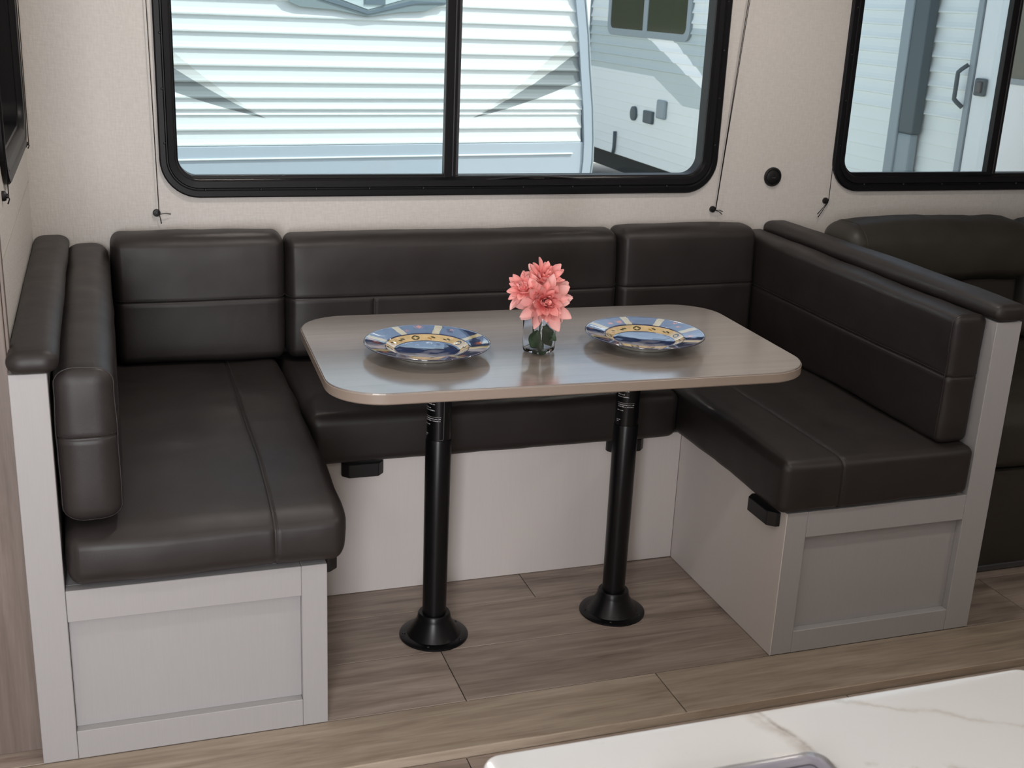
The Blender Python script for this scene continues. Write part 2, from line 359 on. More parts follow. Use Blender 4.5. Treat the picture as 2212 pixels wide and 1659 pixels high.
# ------------------------------------------------------------------ windows
def window(name, wn, mull, screws_x, screws_z, P):
    """wn = (a0,a1,z0,z1); P maps (a, depth, z) to world, depth>0 towards the room"""
    root = tag(empty(name), kind='structure')
    x0, x1, z0, z1 = wn; bm = bmesh.new()
    prof = [(0.0, 0.0), (0.0, 0.009), (0.004, 0.013), (0.017, 0.013), (0.020, 0.009), (0.0225, 0.009), (0.025, 0.012), (0.040, 0.010), (0.044, 0.005), (0.046, -0.004), (0.050, -0.006), (0.050, -0.05), (0.02, -0.052), (0.0, -0.052)]
    L = []
    for i, dep in prof:
        L.append([P(a, dep, z) for a, z in rrect(x0+i, x1-i, z0+i*1.12, z1-i, max(0.105-i, 0.05), 10)])
    skin(bm, L, close=True); link_mesh('frame', bm, FRAMEB, root, True, 35)
    ix0, ix1, iz0, iz1 = x0+0.05, x1-0.05, z0+0.056, z1-0.05
    def slab(nm, a0, a1, za, zb, d0, d1, mm, bev=0.0015):
        bm = bmesh.new(); box(bm, a0, a1, min(d0, d1), max(d0, d1), za, zb, bev=bev)
        for v in bm.verts: v.co = Vector(P(v.co.x, v.co.y, v.co.z))
        return link_mesh(nm, bm, mm, root)
    if mull:
        slab('mullion', mull-0.022, mull+0.013, iz0-0.012, iz1, -0.030, -0.004, FRAMEB)
        slab('sliding_sash_edge', mull+0.013, mull+0.024, iz0-0.01, iz1, -0.040, -0.014, RUBBER, 0.001)
        slab('mullion_trim', mull+0.002, mull+0.005, iz0, iz1, -0.006, -0.0015, RUBBER, 0.0005)
        slab('sill_track', ix0+0.03, mull-0.02, iz0-0.014, iz0+0.004, -0.028, -0.006, FRAMEB)
        pane = slab('pane', ix0-0.003, mull-0.01, iz0-0.003, iz1, -0.036, -0.033, PANES, 0)
        slab('pane', mull-0.004, ix1+0.003, iz0-0.02, iz1, -0.045, -0.042, PANE, 0)
    else:
        slab('pane', ix0-0.003, ix1+0.003, iz0-0.003, iz1, -0.030, -0.027, PANED, 0)
    bm = bmesh.new()
    for sx, sz in screws_x+screws_z:
        L = []
        for r, dd in ((0.0042, 0.010), (0.0036, 0.0135), (0.002, 0.0145)):
            L.append([P(sx+r*math.cos(k*PI/4), dd, sz+r*math.sin(k*PI/4)) for k in range(8)])
        R = skin(bm, L); bm.faces.new(R[-1])
    o = link_mesh('screw_heads', bm, BLACKP, root, True); o['kind'] = 'stuff'
    return root
Pb = lambda a, d, z: (a, -d, z)
sx = [(x, 1.010) for x in (0.496, 0.648, 0.804, 0.959, 1.12, 1.273, 1.432, 1.592, 1.75, 1.911)]
sz = [(0.3915, 1.138+0.1445*i) for i in range(5)]+[(2.068, 1.138+0.1445*i) for i in range(5)]
win1 = window('window_1', W1, 1.208, sx, sz, Pb)
bm = bmesh.new(); n = 24
tube(bm, [(1.30+0.35*i/n, -0.006, 1.030+0.0115*math.sin(PI*i/n)) for i in range(n+1)], 0.0034, 8)
link_mesh('pull_strip', bm, BLACKP, win1, True)
window('window_2', W2, 3.165, [(2.64+0.156*i, 1.010) for i in range(9)], [(2.528, 1.138+0.1445*i) for i in range(5)], Pb)
Pl = lambda a, d, z: (XW+d, a, z)
window('window_3', W3, None, [], [], Pl)
Pf = lambda a, d, z: (a, -4.0+d, z)
window('door_1', (-0.52, 0.28, 0.13, 1.83), None, [], [], Pf)

# roller-shade guide cords with their knobs
def cord(label, P, top, knob, tails, strands=1, hang=None):
    root = tag(empty('shade_cord', P(knob[0], 0, knob[1])), label, 'cord', 'roller shade guide cords'); R = Rel(root)
    bm = bmesh.new()
    for s in range(strands):
        o = 0.0055*(s-(strands-1)/2)
        tube(bm, [P(top[0]+o, 0.016, top[1]), P((top[0]+knob[0])/2+o*0.7, 0.015, (top[1]+knob[1])/2), P(knob[0]+0.006+o*0.2, 0.012, knob[1])], 0.0011, 6)
    R('cord', bm, BLACKP, True)
    bm = bmesh.new(); L = []
    for r, dd in ((0.0105, 0.0), (0.0105, 0.005), (0.0085, 0.008), (0.005, 0.0085), (0.0045, 0.013), (0.001, 0.0135)):
        L.append([P(knob[0]+r*math.cos(k*PI/8), dd, knob[1]+r*math.sin(k*PI/8)) for k in range(16)])
    q = skin(bm, L); bm.faces.new(q[-1]); bm.faces.new(q[0]); R('knob', bm, BLACKP, True, 40)
    for tl in tails:
        bm = bmesh.new(); a = knob[0]+0.006; b = knob[1]-0.003
        tube(bm, [P(a, 0.011, b), P((a+tl[0])/2, 0.013, (b+tl[1])/2+0.003), P(tl[0], 0.009, tl[1])], [0.0012, 0.0011, 0.0015], 6); R('tail', bm, BLACKP, True)
cord('black guide cord left of the wide window, loose ends at its knob', Pb, (0.3605, 2.056), (0.362, 0.946), [(0.399, 0.943), (0.373, 0.917)])
cord('doubled black guide cord right of the wide window, running to a knob', Pb, (2.174, 2.056), (2.085, 0.933), [(2.119, 0.926), (2.117, 0.917)], 2)
cord('black guide cord between the round wall socket and the second window', Pb, (2.510, 2.056), (2.503, 0.956), [(2.478, 0.902), (2.474, 0.912)])
cord('black guide cord in the corner beside the side wall window', Pl, (-0.061, 2.056), (-0.066, 1.142), [(-0.052, 1.128)])
cord('black guide cord at the near edge of the side wall window', Pl, (-0.868, 2.056), (-0.864, 1.138), [(-0.85, 1.12)])
# round socket
root = tag(empty('round_socket', (2.293, 0, 1.036)), 'small round black wall socket between the two windows', 'socket')
def disc(prof, n=36):
    bm = bmesh.new(); q = skin(bm, [[(r*math.cos(2*PI*k/n), -dd, r*math.sin(2*PI*k/n)) for k in range(n)] for r, dd in prof]); bm.faces.new(q[-1]); return bm
link_mesh('bezel', disc([(0.031, 0), (0.031, 0.005), (0.028, 0.009), (0.024, 0.009), (0.023, 0.006)]), BLACKP, root, True, 35)
link_mesh('cover', disc([(0.0225, 0.002), (0.0225, 0.0075), (0.020, 0.009), (0.006, 0.0095)]), BLACKP, root, True, 35)
bm = bmesh.new(); box(bm, -0.006, 0.007, -0.0108, -0.0092, -0.0035, -0.001, bev=0.0004); link_mesh('mark', bm, RUBBER, root)

# ------------------------------------------------------------------ half walls and bench bases
def half_wall(x0, x1, label, capx):
    root = tag(empty('half_wall', ((x0+x1)/2, -D/2, 0)), label, 'partition'); R = Rel(root)
    R('panel', bx(x0, x1, -D, -0.002, 0.001, 0.849, bev=0.0012, seg=1), CAB)
    return root, R
def frame_piece(R, nm, x0, x1, z0, z1): return R(nm, bx(x0, x1, -D, -D+0.026, z0, z1, bev=0.0012, seg=1), CAB)
def handle(R, nm, c, axis, L=0.11):
    """black latch grip: prism with chamfered ends; axis = wall normal"""
    h, dp = 0.037, 0.030; bm = bmesh.new()
    poly = [(-L/2, 0), (L/2, 0), (L/2, 0.012), (L/2-0.016, dp), (-L/2+0.016, dp), (-L/2, 0.012)]
    def f(zz):
        def g(a, d):
            if axis == 'y': return (c[0]+a, c[1]-d, c[2]+zz)
            if axis == '-x': return (c[0]-d, c[1]+a, c[2]+zz)
            return (c[0]+d, c[1]+a, c[2]+zz)
        return g
    prism(bm, poly, f(-h/2), f(h/2)); bmesh.ops.bevel(bm, geom=bm.edges[:], offset=0.0015, segments=1, affect='EDGES')
    o = R(nm, bm, BLACKP); o['label'] = 'black plastic latch grip'; return o
XL0, XL1, XL2, XR0, XR1, XR2, HB, DM = 0.0408, 0.109, 0.6336, 1.754, 2.2824, 2.358, 0.3916, 0.558

# cushions ----------------------------------------------------------
def cushion(name, b, r, puff, mat_, label=None, cat='cushion', group=None, seams=(), shear=(0, 0), root=None, R=None, welts=(), sag=None, step=0.03, wr=0.0022, seed=0, stitch=True, taper=None, part=None, rr=None):
    x0, x1, y0, y1, z0, z1 = b; lo = Vector((x0, y0, z0)); hi = Vector((x1, y1, z1)); c = (lo+hi)/2; hs = (hi-lo)/2
    r = rr or (r, r, r)
    def axis_pos(a):
        L, H = lo[a], hi[a]; ra = min(r[a], (H-L)/2*0.95); p = [L+ra*t for t in (0, 0.25, 0.5, 0.75, 1)]; n = max(2, int((H-L-2*ra)/step))
        p += [L+ra+(H-L-2*ra)*i/n for i in range(1, n)]; p += [H-ra*t for t in (1, 0.75, 0.5, 0.25, 0)]
        for (sa, sv, *_) in seams:
            if sa == a: p = [q for q in p if abs(q-sv) > 0.016]+[sv-0.014, sv-0.006, sv-0.0028, sv, sv+0.0028, sv+0.006, sv+0.014]
        return sorted(p)
    P = [axis_pos(a) for a in range(3)]
    def surf(p):
        q = Vector(); d = Vector(); rm = [min(r[a], hs[a]*0.95) for a in range(3)]
        for a in range(3):
            q[a] = min(max(p[a], lo[a]+rm[a]), hi[a]-rm[a]); d[a] = (p[a]-q[a])/rm[a]
        if d.length > 1e-9:
            nl = d.normalized(); out = q+Vector([nl[a]*rm[a] for a in range(3)])
        else: nl = Vector((0, 0, 1)); out = Vector(p)
        s = [(out[a]-c[a])/hs[a] for a in range(3)]
        off = Vector()
        for a in range(3):
            k = 1.0
            for bb in range(3):
                if bb != a: k *= max(0.0, 1-abs(s[bb])**3)
            off[a] = puff[a]*s[a]*k if not (a == 2 and s[a] < 0) else 0.0
        out = out+off
        g = 0.0
        for sm in seams:
            sa, sv = sm[0], sm[1]; lim = sm[2] if len(sm) > 2 else None
            if lim and not (lim[1] <= p[lim[0]] <= lim[2]): continue
            if abs(nl[sa]) > 0.8: continue
            e = abs(p[sa]-sv)
            if e < 0.0145: g += -0.0036 if e < 1e-5 else (-0.0010 if e < 0.003 else (0.0005 if e < 0.0065 else 0.0002))
        nz = noise.noise(out*5.0+Vector((seed, seed*2, 3)))*wr*1.6+noise.noise(out*17.0+Vector((seed*3, 1, seed)))*wr*0.55
        out = out+nl*(g+nz)
        if sag: out.z -= sag(out)
        if taper: out = taper(out)
        t = (out.z-z0)/(z1-z0)
        out.x += shear[0]*t; out.y += shear[1]*t
        return out
    bm = bmesh.new(); V = {}
    n = [len(q)-1 for q in P]
    def vert(i, j, k):
        key = (i, j, k)
        if key not in V: V[key] = bm.verts.new(surf((P[0][i], P[1][j], P[2][k])))
        return V[key]
    for a in range(3):
        u, v = [q for q in range(3) if q != a]
        for side in (0, n[a]):
            for i in range(n[u]):
                for j in range(n[v]):
                    idx = []
                    for di, dj in ((0, 0), (1, 0), (1, 1), (0, 1)):
                        t = [0, 0, 0]; t[a] = side; t[u] = i+di; t[v] = j+dj; idx.append(vert(*t))
                    bm.faces.new(idx)
    if root is None and part is None:
        root = tag(empty(name, ((x0+x1)/2, (y0+y1)/2, z0)), label, cat, group); R = Rel(root); nm = 'cover'
    else: nm = part
    cov = R(nm, bm, mat_, True)
    def loop(a, v, stepp=0.006, off=0.0, only=None):
        u, w_ = [q for q in range(3) if q != a]; pts = []
        corners = [(lo[u], lo[w_]), (hi[u], lo[w_]), (hi[u], hi[w_]), (lo[u], hi[w_])]
        for k in range(4):
            A, B = corners[k], corners[(k+1) % 4]; L = math.hypot(A[0]-B[0], A[1]-B[1]); m_ = max(2, int(L/stepp))
            for i in range(m_):
                p = [0, 0, 0]; p[a] = v; p[u] = A[0]+(B[0]-A[0])*i/m_; p[w_] = A[1]+(B[1]-A[1])*i/m_
                if only and not only(p): continue
                pts.append(surf(p))
        return pts
    if stitch:
        bm = bmesh.new(); cnt = 0
        for sm in seams:
            lim = sm[2] if len(sm) > 2 else None
            only = (lambda p, lim=lim: lim[1] <= p[lim[0]] <= lim[2]) if lim else None
            pts = loop(sm[0], sm[1]+0.0062, 0.0062, only=only)
            for i in range(len(pts)-1):
                e = pts[i+1]-pts[i]
                if e.length > 0.02 or e.length < 1e-4: continue
                tube(bm, [pts[i]+e*0.12, pts[i]+e*0.72], 0.0008, 4); cnt += 1
        if cnt: R('stitching', bm, THREAD, True, parent=(cov if part else None))
        else: bm.free()
    for a, v in welts:
        bm = bmesh.new(); pts = loop(a, v, 0.012); tube(bm, pts, 0.0019, 6, closed=True); R('piping', bm, mat_, True, parent=(cov if part else None))
    return root

# left half wall, base and cushions
root, R = half_wall(XL0, XL1, 'tall white half wall with a padded dark cap beside the side wall', None)
cushion('cap', (0.0395, 0.130, -1.147, -0.004, 0.8495, 0.893), 0.016, (0, 0, 0.006), LEATHER, root=root, R=R, part='padded_cap', rr=(0.028, 0.02, 0.020), wr=0.0015, seed=1)
root, R = half_wall(XR1, XR2, 'tall white half wall with a padded dark cap beside the sofa', None)
cushion('cap', (2.270, 2.368, -1.147, -0.004, 0.8495, 0.895), 0.016, (0, 0, 0.006), LEATHER, root=root, R=R, part='padded_cap', rr=(0.03, 0.02, 0.020), wr=0.0015, seed=2)

root = tag(empty('bench_base', (0.37, -0.56, 0)), 'white bench base with recessed front panel under the left bench seat', 'bench base'); R = Rel(root)
R('body', bx(XL1+0.0005, XL2, -D+0.0262, -0.004, 0.001, HB, bev=0.001, seg=1), CABIN)
frame_piece(R, 'stile', 0.579, XL2, 0.001, HB); frame_piece(R, 'rail', XL1+0.0008, 0.5786, 0.322, HB); frame_piece(R, 'rail', XL1+0.0008, 0.5786, 0.001, 0.0665)
R('front_panel', bx(XL1+0.0008, 0.5786, -D+0.0205, -D+0.026, 0.067, 0.3215), CABIN)
R('lid', bx(XL1+0.03, XL2-0.03, -D+0.07, -0.03, HB-0.002, HB+0.0035), PLY)
handle(R, 'handle', (XL2, -1.045, 0.372), '+x')
root = tag(empty('bench_base', (1.19, -0.28, 0)), 'long white bench base behind the table legs', 'bench base'); R = Rel(root)
R('front_panel', bx(XL2+0.0005, XR0-0.0005, -DM, -DM+0.018, 0.001, HB+0.003, bev=0.001, seg=1), CABLIT)
R('body', bx(XL2+0.0005, XR0-0.0005, -DM+0.018, -0.004, 0.001, HB), CABIN)
handle(R, 'handle', (0.826, -DM, 0.369), 'y'); handle(R, 'handle', (1.574, -DM, 0.377), 'y')
root = tag(empty('bench_base', (2.02, -0.56, 0)), 'white bench base with recessed front panel under the right bench seat', 'bench base'); R = Rel(root)
R('body', bx(XR0+0.003, XR1-0.0005, -D+0.0262, -0.004, 0.001, HB, bev=0.001, seg=1), CABIN)
R('side_panel', bx(XR0, XR0+0.003, -D, -DM+0.0005, 0.001, HB, bev=0.0006, seg=1), CABLIT)
frame_piece(R, 'stile', XR0+0.003, 1.8145, 0.001, HB); frame_piece(R, 'rail', 1.815, XR1-0.0008, 0.323, HB); frame_piece(R, 'rail', 1.815, XR1-0.0008, 0.001, 0.062)
R('front_panel', bx(1.815, XR1-0.0008, -D+0.0205, -D+0.026, 0.0625, 0.3225), CABIN)
R('lid', bx(XR0+0.03, XR1-0.03, -D+0.07, -0.03, HB-0.002, HB+0.0035), PLY)
handle(R, 'handle', (XR0, -1.045, 0.366), '-x', 0.125)

SEATG, BACKG = 'bench seat cushions', 'bench back cushions'
def sagL(p):
    d = max(0.0, min(1.0, (-0.86-p.y)/0.28)); k = max(0.0, (p.z-0.40)/0.15); return d*d*0.034*k*k
cushion('seat_cushion', (0.114, 0.674, -1.154, -0.012, HB+0.004, 0.545), 0.045, (0.004, 0.006, 0.006), LEATHER, 'dark leather seat cushion on the left bench, nearest the front', group=SEATG,
        seams=((0, 0.523),), sag=sagL, rr=(0.030, 0.050, 0.046), wr=0.004, seed=3)
cushion('seat_cushion', (0.681, 1.716, -0.612, -0.012, HB+0.005, 0.535), 0.04, (0.002, 0.004, 0.005), LEATHER, 'long dark leather seat cushion under the far side of the table', group=SEATG,
        rr=(0.030, 0.030, 0.030), wr=0.003, seed=4)
cushion('seat_cushion', (1.727, 2.279, -1.144, -0.012, HB+0.004, 0.527), 0.03, (0.002, 0.004, 0.004), LEATHER, 'dark leather seat cushion on the right bench', group=SEATG,
        seams=((0, 1.888),), welts=(), rr=(0.022, 0.025, 0.022), wr=0.0026, seed=5)
def tapL(o):
    k = (o.y+1.13)/1.1; o.z += 0.022*k*max(0, (o.z-0.53)/0.33); return o
cushion('back_cushion', (0.118, 0.228, -1.128, -0.016, 0.536, 0.850), 0.03, (0.005, 0.004, 0.004), LEATHER, 'narrow dark leather back cushion against the left half wall', group=BACKG,
        seams=((2, 0.712),), welts=((1, -1.112),), rr=(0.04, 0.018, 0.030), taper=tapL, wr=0.0034, seed=6)
cushion('back_cushion', (0.236, 0.692, -0.156, -0.020, 0.548, 0.903), 0.03, (0.003, 0.006, 0.004), LEATHER, 'dark leather back cushion at the left end of the window wall', group=BACKG,
        seams=((2, 0.727),), rr=(0.025, 0.05, 0.03), shear=(0, 0.012), wr=0.003, seed=7)
cushion('back_cushion', (0.698, 1.706, -0.156, -0.020, 0.546, 0.893), 0.03, (0.003, 0.006, 0.004), LEATHER, 'widest dark leather back cushion, in the middle under the window', group=BACKG,
        seams=((2, 0.722), (0, 0.944, (2, 0.5, 0.717))), rr=(0.025, 0.05, 0.03), shear=(0, 0.012), wr=0.003, seed=8)
cushion('back_cushion', (1.712, 2.186, -0.156, -0.020, 0.546, 0.897), 0.03, (0.003, 0.006, 0.004), LEATHER, 'dark leather back cushion at the right end of the window wall', group=BACKG,
        seams=((2, 0.722),), rr=(0.025, 0.05, 0.03), shear=(0, 0.012), wr=0.003, seed=9)
def tapR(o):
    k = (o.y+1.1)/1.1; o.z += 0.010*k*max(0, (o.z-0.53)/0.33); return o
cushion('back_cushion', (2.186, 2.276, -1.105, -0.008, 0.529, 0.858), 0.03, (0.004, 0.004, 0.003), LEATHER, 'long dark leather back cushion against the right half wall', group=BACKG,
        seams=((2, 0.704),), welts=((1, -1.093),), rr=(0.020, 0.010, 0.018), taper=tapR, wr=0.0032, seed=10)

# ------------------------------------------------------------------ table
TZ = 0.7546; TROT = -0.0275
tb = tag(empty('dining_table', (1.2367, -0.7928, 0)), 'greige wood-look dining table with rounded corners on two black pedestal legs', 'table')
def trect(i, z): 
    c, s = math.cos(TROT), math.sin(TROT)
    return [(x*c-y*s, x*s+y*c, z) for x, y in rrect(-0.574+i, 0.574-i, -0.322+i, 0.322-i, 0.125-i, 14)]
bm = bmesh.new(); L = skin(bm, [trect(0.004, TZ-0.0008), trect(0.0015, TZ), ]); bm.free()
bm = bmesh.new(); L = skin(bm, [trect(0.0012, TZ-0.003), trect(0.0022, TZ-0.0006), trect(0.004, TZ)]); bm.faces.new(L[-1]); bm.faces.new(L[0][::-1])
link_mesh('tabletop', bm, TABLE, tb)
bm = bmesh.new(); L = skin(bm, [trect(0.02, TZ-0.026), trect(0.003, TZ-0.026), trect(0.0, TZ-0.023), trect(0.0, TZ-0.004), trect(0.0015, TZ-0.0028)]); bm.faces.new(L[0][::-1]); bm.faces.new(L[-1])
link_mesh('edge_band', bm, TEDGE, tb, True, 40)
def leg(px, py, ang, slot=False):
    lx, ly = px-tb.location.x, py-tb.location.y
    bm = bmesh.new(); lathe(bm, [(0, 0.5375), (0.0305, 0.5375), (0.0318, 0.534), (0.0312, 0.3), (0.0300, 0.05), (0, 0.05)], lx, ly, 0, 40)
    lg = link_mesh('leg', bm, BLACK, tb, True, 40)
    bm = bmesh.new(); lathe(bm, [(0, TZ-0.0265), (0.0298, TZ-0.0265), (0.0298, 0.536), (0, 0.536)], lx, ly, 0, 40); link_mesh('upper_tube', bm, BLACK, lg, True, 40)
    bm = bmesh.new(); lathe(bm, [(0.0875, 0.0), (0.0875, 0.004), (0.084, 0.0062), (0.0685, 0.0075), (0.0665, 0.010), (0.045, 0.0445), (0.0425, 0.052), (0.0415, 0.062), (0.0385, 0.066), (0.031, 0.0665), (0.0, 0.0665)], lx, ly, 0.0002, 56)
    link_mesh('base_flange', bm, BLACK, lg, True, 40)
    bm = bmesh.new()
    for k in range(5):
        a = 0.5+k*2*PI/5; lathe(bm, [(0.004, 0.006), (0.0035, 0.0085), (0, 0.009)], lx+0.0765*math.cos(a), ly+0.0765*math.sin(a), 0, 10)
    o = link_mesh('flange_screws', bm, BLACKP, lg, True); o['kind'] = 'stuff'
    if slot:
        bm = bmesh.new(); rad = 0.0300; A0 = -1.842+0.20
        sl = [(A0-0.21, 0.7275), (A0-0.21, 0.545), (A0-0.15, 0.5405), (A0+0.15, 0.5405), (A0+0.21, 0.545), (A0+0.21, 0.7275)]
        tube(bm, [(lx+rad*math.cos(a), ly+rad*math.sin(a), zz) for a, zz in sl], 0.0010, 6); link_mesh('slot_edge', bm, RUBBER, lg, True)
    # small white print on the upper tube: short rows of unreadable characters wrapped round it
    rnd = random.Random(3); bm = bmesh.new(); rad = 0.0301
    for zz, a0, a1, hgt in ((0.6435, -0.15, 0.5, .0024), (0.6295, -0.75, 0.25, .0024), (0.6200, -0.8, -0.15, .0024), (0.6140, -0.8, 0.2, .0024), (0.5985, -0.8, 0.75, .0006), (0.5930, -0.75, 0.7, .0024), (0.5880, -0.7, 0.7, .0024), (0.5780, -0.8, -0.25, .0024), (0.5530, -0.8, -0.45, .0024), (0.5485, -0.8, -0.55, .0024)):
        a = a0
        while a < a1:
            wdt = (a1-a0) if hgt < 0.001 else rnd.uniform(0.03, 0.075); st_ = max(1, int(wdt/0.1))
            for q in range(st_):
                b0 = a+wdt*q/st_; b1 = a+wdt*(q+1)/st_; vs = []
                hh = hgt*(1 if hgt < 0.001 else rnd.choice((0.6, 0.7, 1.0)))
                for th, dz in ((b0, 0), (b1, 0), (b1, hh), (b0, hh)):
                    A = ang+th; vs.append(bm.verts.new((lx+rad*math.cos(A), ly+rad*math.sin(A), zz+dz)))
                bm.faces.new(vs)
            a += wdt+(0.012 if rnd.random() < 0.8 else 0.06)
    pr = link_mesh('printed_notice', bm, WHITEINK, lg); pr['kind'] = 'stuff'
leg(0.9599, -0.8196, -2.42, True); leg(1.4551, -0.8172, -2.15)

# ------------------------------------------------------------------ plates
def plate(label, cx, cy, rot, seed):
    NA = 480; R0 = 0.1485
    top = [(0.0, 0.0070)]
    top += [(0.006*i, 0.0070+0.0022*(0.006*i/0.07)**2) for i in range(1, 12)]+[(0.070, 0.0092), (0.0735, 0.0094)]
    top += [(0.0745+0.0011*i, 0.0096+0.0105*(i/20)**1.3) for i in range(0, 21)]   # band wall
    top += [(0.0975, 0.0208), (0.099, 0.0215), (0.1005, 0.0219)]+[(0.1005+0.0022*i, 0.0219+0.0078*i/21) for i in range(1, 21)]
    top += [(0.1462, 0.0300), (0.1478, 0.0299), (0.1485, 0.0288), (0.1476, 0.0274)]
    bot = [(0.140, 0.0245), (0.120, 0.0190), (0.100, 0.0130), (0.085, 0.0070), (0.078, 0.0045), (0.0775, 0.0005), (0.074, 0.0003), (0.073, 0.0040), (0.0, 0.0045)]
    prof = top+bot; nt_ = len(top)
    bm = bmesh.new(); rings = []
    cl = bm.loops.layers.float_color.new('print')
    for r, z in prof:
        rings.append([bm.verts.new((0, 0, z))] if r < 1e-6 else [bm.verts.new((r*math.cos(2*PI*k/NA), r*math.sin(2*PI*k/NA), z)) for k in range(NA)])
    rnd = random.Random(seed)
    NB = 8; bars = [2*PI*i/NB+rnd.uniform(-0.05, 0.05) for i in range(NB)]
    leaves = []
    for i in range(14):
        th = 2*PI*i/14; kind = i % 3
        if kind == 0: leaves += [(th-0.055, 0.0905, 0.5, 0), (th+0.055, 0.0905, -0.5, 0), (th-0.055, 0.083, -0.5, 0), (th+0.055, 0.083, 0.5, 0)]
        elif kind == 1: leaves += [(th-0.05, 0.088, 0.25, 0), (th+0.05, 0.0855, 0.25, 0)]
        else: leaves += [(th-0.04, 0.0885, 0.3, 0), (th+0.045, 0.0845, 0.5, 1)]
    blots = [(rnd.uniform(0, 2*PI), rnd.uniform(0.112, 0.136), rnd.uniform(0.006, 0.013), rnd.choice([(0.62, 0.20, 0.10), (0.55, 0.25, 0.22), (0.30, 0.10, 0.10), (0.10, 0.10, 0.22)])) for _ in range(26)]
    def colour(r, th):
        x, y = r*math.cos(th), r*math.sin(th)
        if r > 0.1466: return (0.012, 0.016, 0.05)
        if r > 0.1435: return (0.30, 0.36, 0.46)
        if r > 0.0995:
            for b in bars:
                d = abs((th-b+PI) % (2*PI)-PI)
                if d*r < 0.0085+0.02*(r-0.1) and d < 1: return (0.66, 0.57, 0.32)
            for bt, br, bs, bc in blots:
                e = math.hypot(x-br*math.cos(bt), y-br*math.sin(bt))+0.004*noise.noise(Vector((x*260, y*260, seed)))
                if e < bs*0.55: return bc
                if e < bs and noise.noise(Vector((x*420, y*420, seed+5))) > 0.0: return tuple(0.5*q+0.5*w for q, w in zip(bc, (0.06, 0.09, 0.2)))
            k = 0.5+0.5*noise.noise(Vector((x*70, y*70, seed)))
            return (0.035+0.03*k, 0.055+0.05*k, 0.135+0.10*k)
        if r > 0.0965: return (0.018, 0.028, 0.10)
        if r > 0.0765:
            for lt, lr, tilt, kind in leaves:
                dt = ((th-lt+PI) % (2*PI)-PI)*0.087; dr = r-lr
                if abs(dt) > 0.012: continue
                a = dt*math.cos(tilt)+dr*math.sin(tilt); b = -dt*math.sin(tilt)+dr*math.cos(tilt)
                if (a/0.0062)**2+(b/0.0021)**2 < 1: return (0.50, 0.25, 0.05) if kind else (0.075, 0.07, 0.028)
            return (0.74, 0.56, 0.29)
        if r > 0.0735: return (0.018, 0.028, 0.10)
        k = 0.5+0.5*noise.noise(Vector((x*45, y*45, seed+9)))
        return (0.022+0.025*k, 0.038+0.05*k, 0.115+0.12*k)
    white = (0.58, 0.58, 0.53)
    for ri, (A, B) in enumerate(zip(rings, rings[1:])):
        rm = (prof[ri][0]+prof[ri+1][0])/2
        for k in range(NA):
            q = []
            for v in (A[k % len(A)], A[(k+1) % len(A)], B[(k+1) % len(B)], B[k % len(B)]):
                if v not in q: q.append(v)
            if len(q) < 3: continue
            f = bm.faces.new(q); cc = colour(rm, 2*PI*(k+0.5)/NA) if ri < nt_-1 else white
            for lp in f.loops: lp[cl] = (*cc, 1)
    o = link_mesh('dinner_plate', bm, PLATEM, None, True); o.location = (cx, cy, TZ+0.0002); o.rotation_euler = (0, 0, rot)
    return tag(o, label, 'plate', 'dinner plates on the table')
plate('blue patterned glazed plate with cream bars, left of the flower vase', 0.9232, -0.8336, 0.30, 1)
plate('blue patterned glazed plate with cream bars, right of the flower vase', 1.4746, -0.8432, 0.02, 2)

# ------------------------------------------------------------------ vase and flowers
VX, VY = 1.190, -0.862
VR = math.radians(38)
def vloop(hw, r, z, n=7):
    c, s = math.cos(VR), math.sin(VR); return [(x*c-y*s, x*s+y*c, z) for x, y in rrect(-hw, hw, -hw, hw, r, n)]
bm = bmesh.new(); H = 0.108
outer = [(0.020, 0.0, 0.008), (0.0265, 0.0006, 0.012), (0.0305, 0.004, 0.0135), (0.0318, 0.010, 0.0138), (0.0325, 0.05, 0.0138), (0.0335, H-0.001, 0.0138), (0.0330, H, 0.0135), (0.0322, H-0.001, 0.0125), (0.0312, 0.05, 0.0125), (0.0304, 0.016, 0.0122), (0.0285, 0.011, 0.011), (0.022, 0.0092, 0.008)]
Lp = skin(bm, [vloop(a, r, z) for a, z, r in outer]); bm.faces.new(Lp[0][::-1]); bm.faces.new(Lp[-1])
vase = link_mesh('vase', bm, GLASS, None, True, 50); vase.location = (VX, VY, TZ+0.0002)
tag(vase, 'clear square glass vase holding pink flowers between the two plates', 'vase')

def petal_mesh(name, L, Wd, cup, curl, tipw=0.0, notch=0.0, seed=0):
    bm = bmesh.new(); nu, nv = 9, 6; g = []; rnd = random.Random(seed); ph = rnd.uniform(0, 6)
    for i in range(nu+1):
        t = i/nu; wdt = Wd*(math.sin(PI*min(1, t*0.70+0.14))**0.9)*(1-0.80*max(0, (t-0.72)/0.28)**2.2)+0.0004
        row = []
        for j in range(nv+1):
            s = 2*j/nv-1
            y = L*t-notch*(1-abs(s))*0*(t > 0.9); x = wdt/2*s
            z = cup*Wd*(s*s)*(0.5+0.5*math.sin(PI*t))+curl*L*t*t+0.035*Wd*math.sin(3*PI*s+ph)*t+0.03*L*math.sin(2.5*t*PI+ph)*0.5
            row.append(bm.verts.new((x, y, z)))
        g.append(row)
    for i in range(nu):
        for j in range(nv): bm.faces.new((g[i][j], g[i][j+1], g[i+1][j+1], g[i+1][j]))
    me = bpy.data.meshes.new(name); bm.to_mesh(me); bm.free(); me.materials.append(PETAL)
    for p in me.polygons: p.use_smooth = True
    return me
OUT = [petal_mesh('outer_petal', 0.058, 0.0235, 0.18, c, seed=i) for i, c in enumerate((-0.14, -0.05, 0.06))]
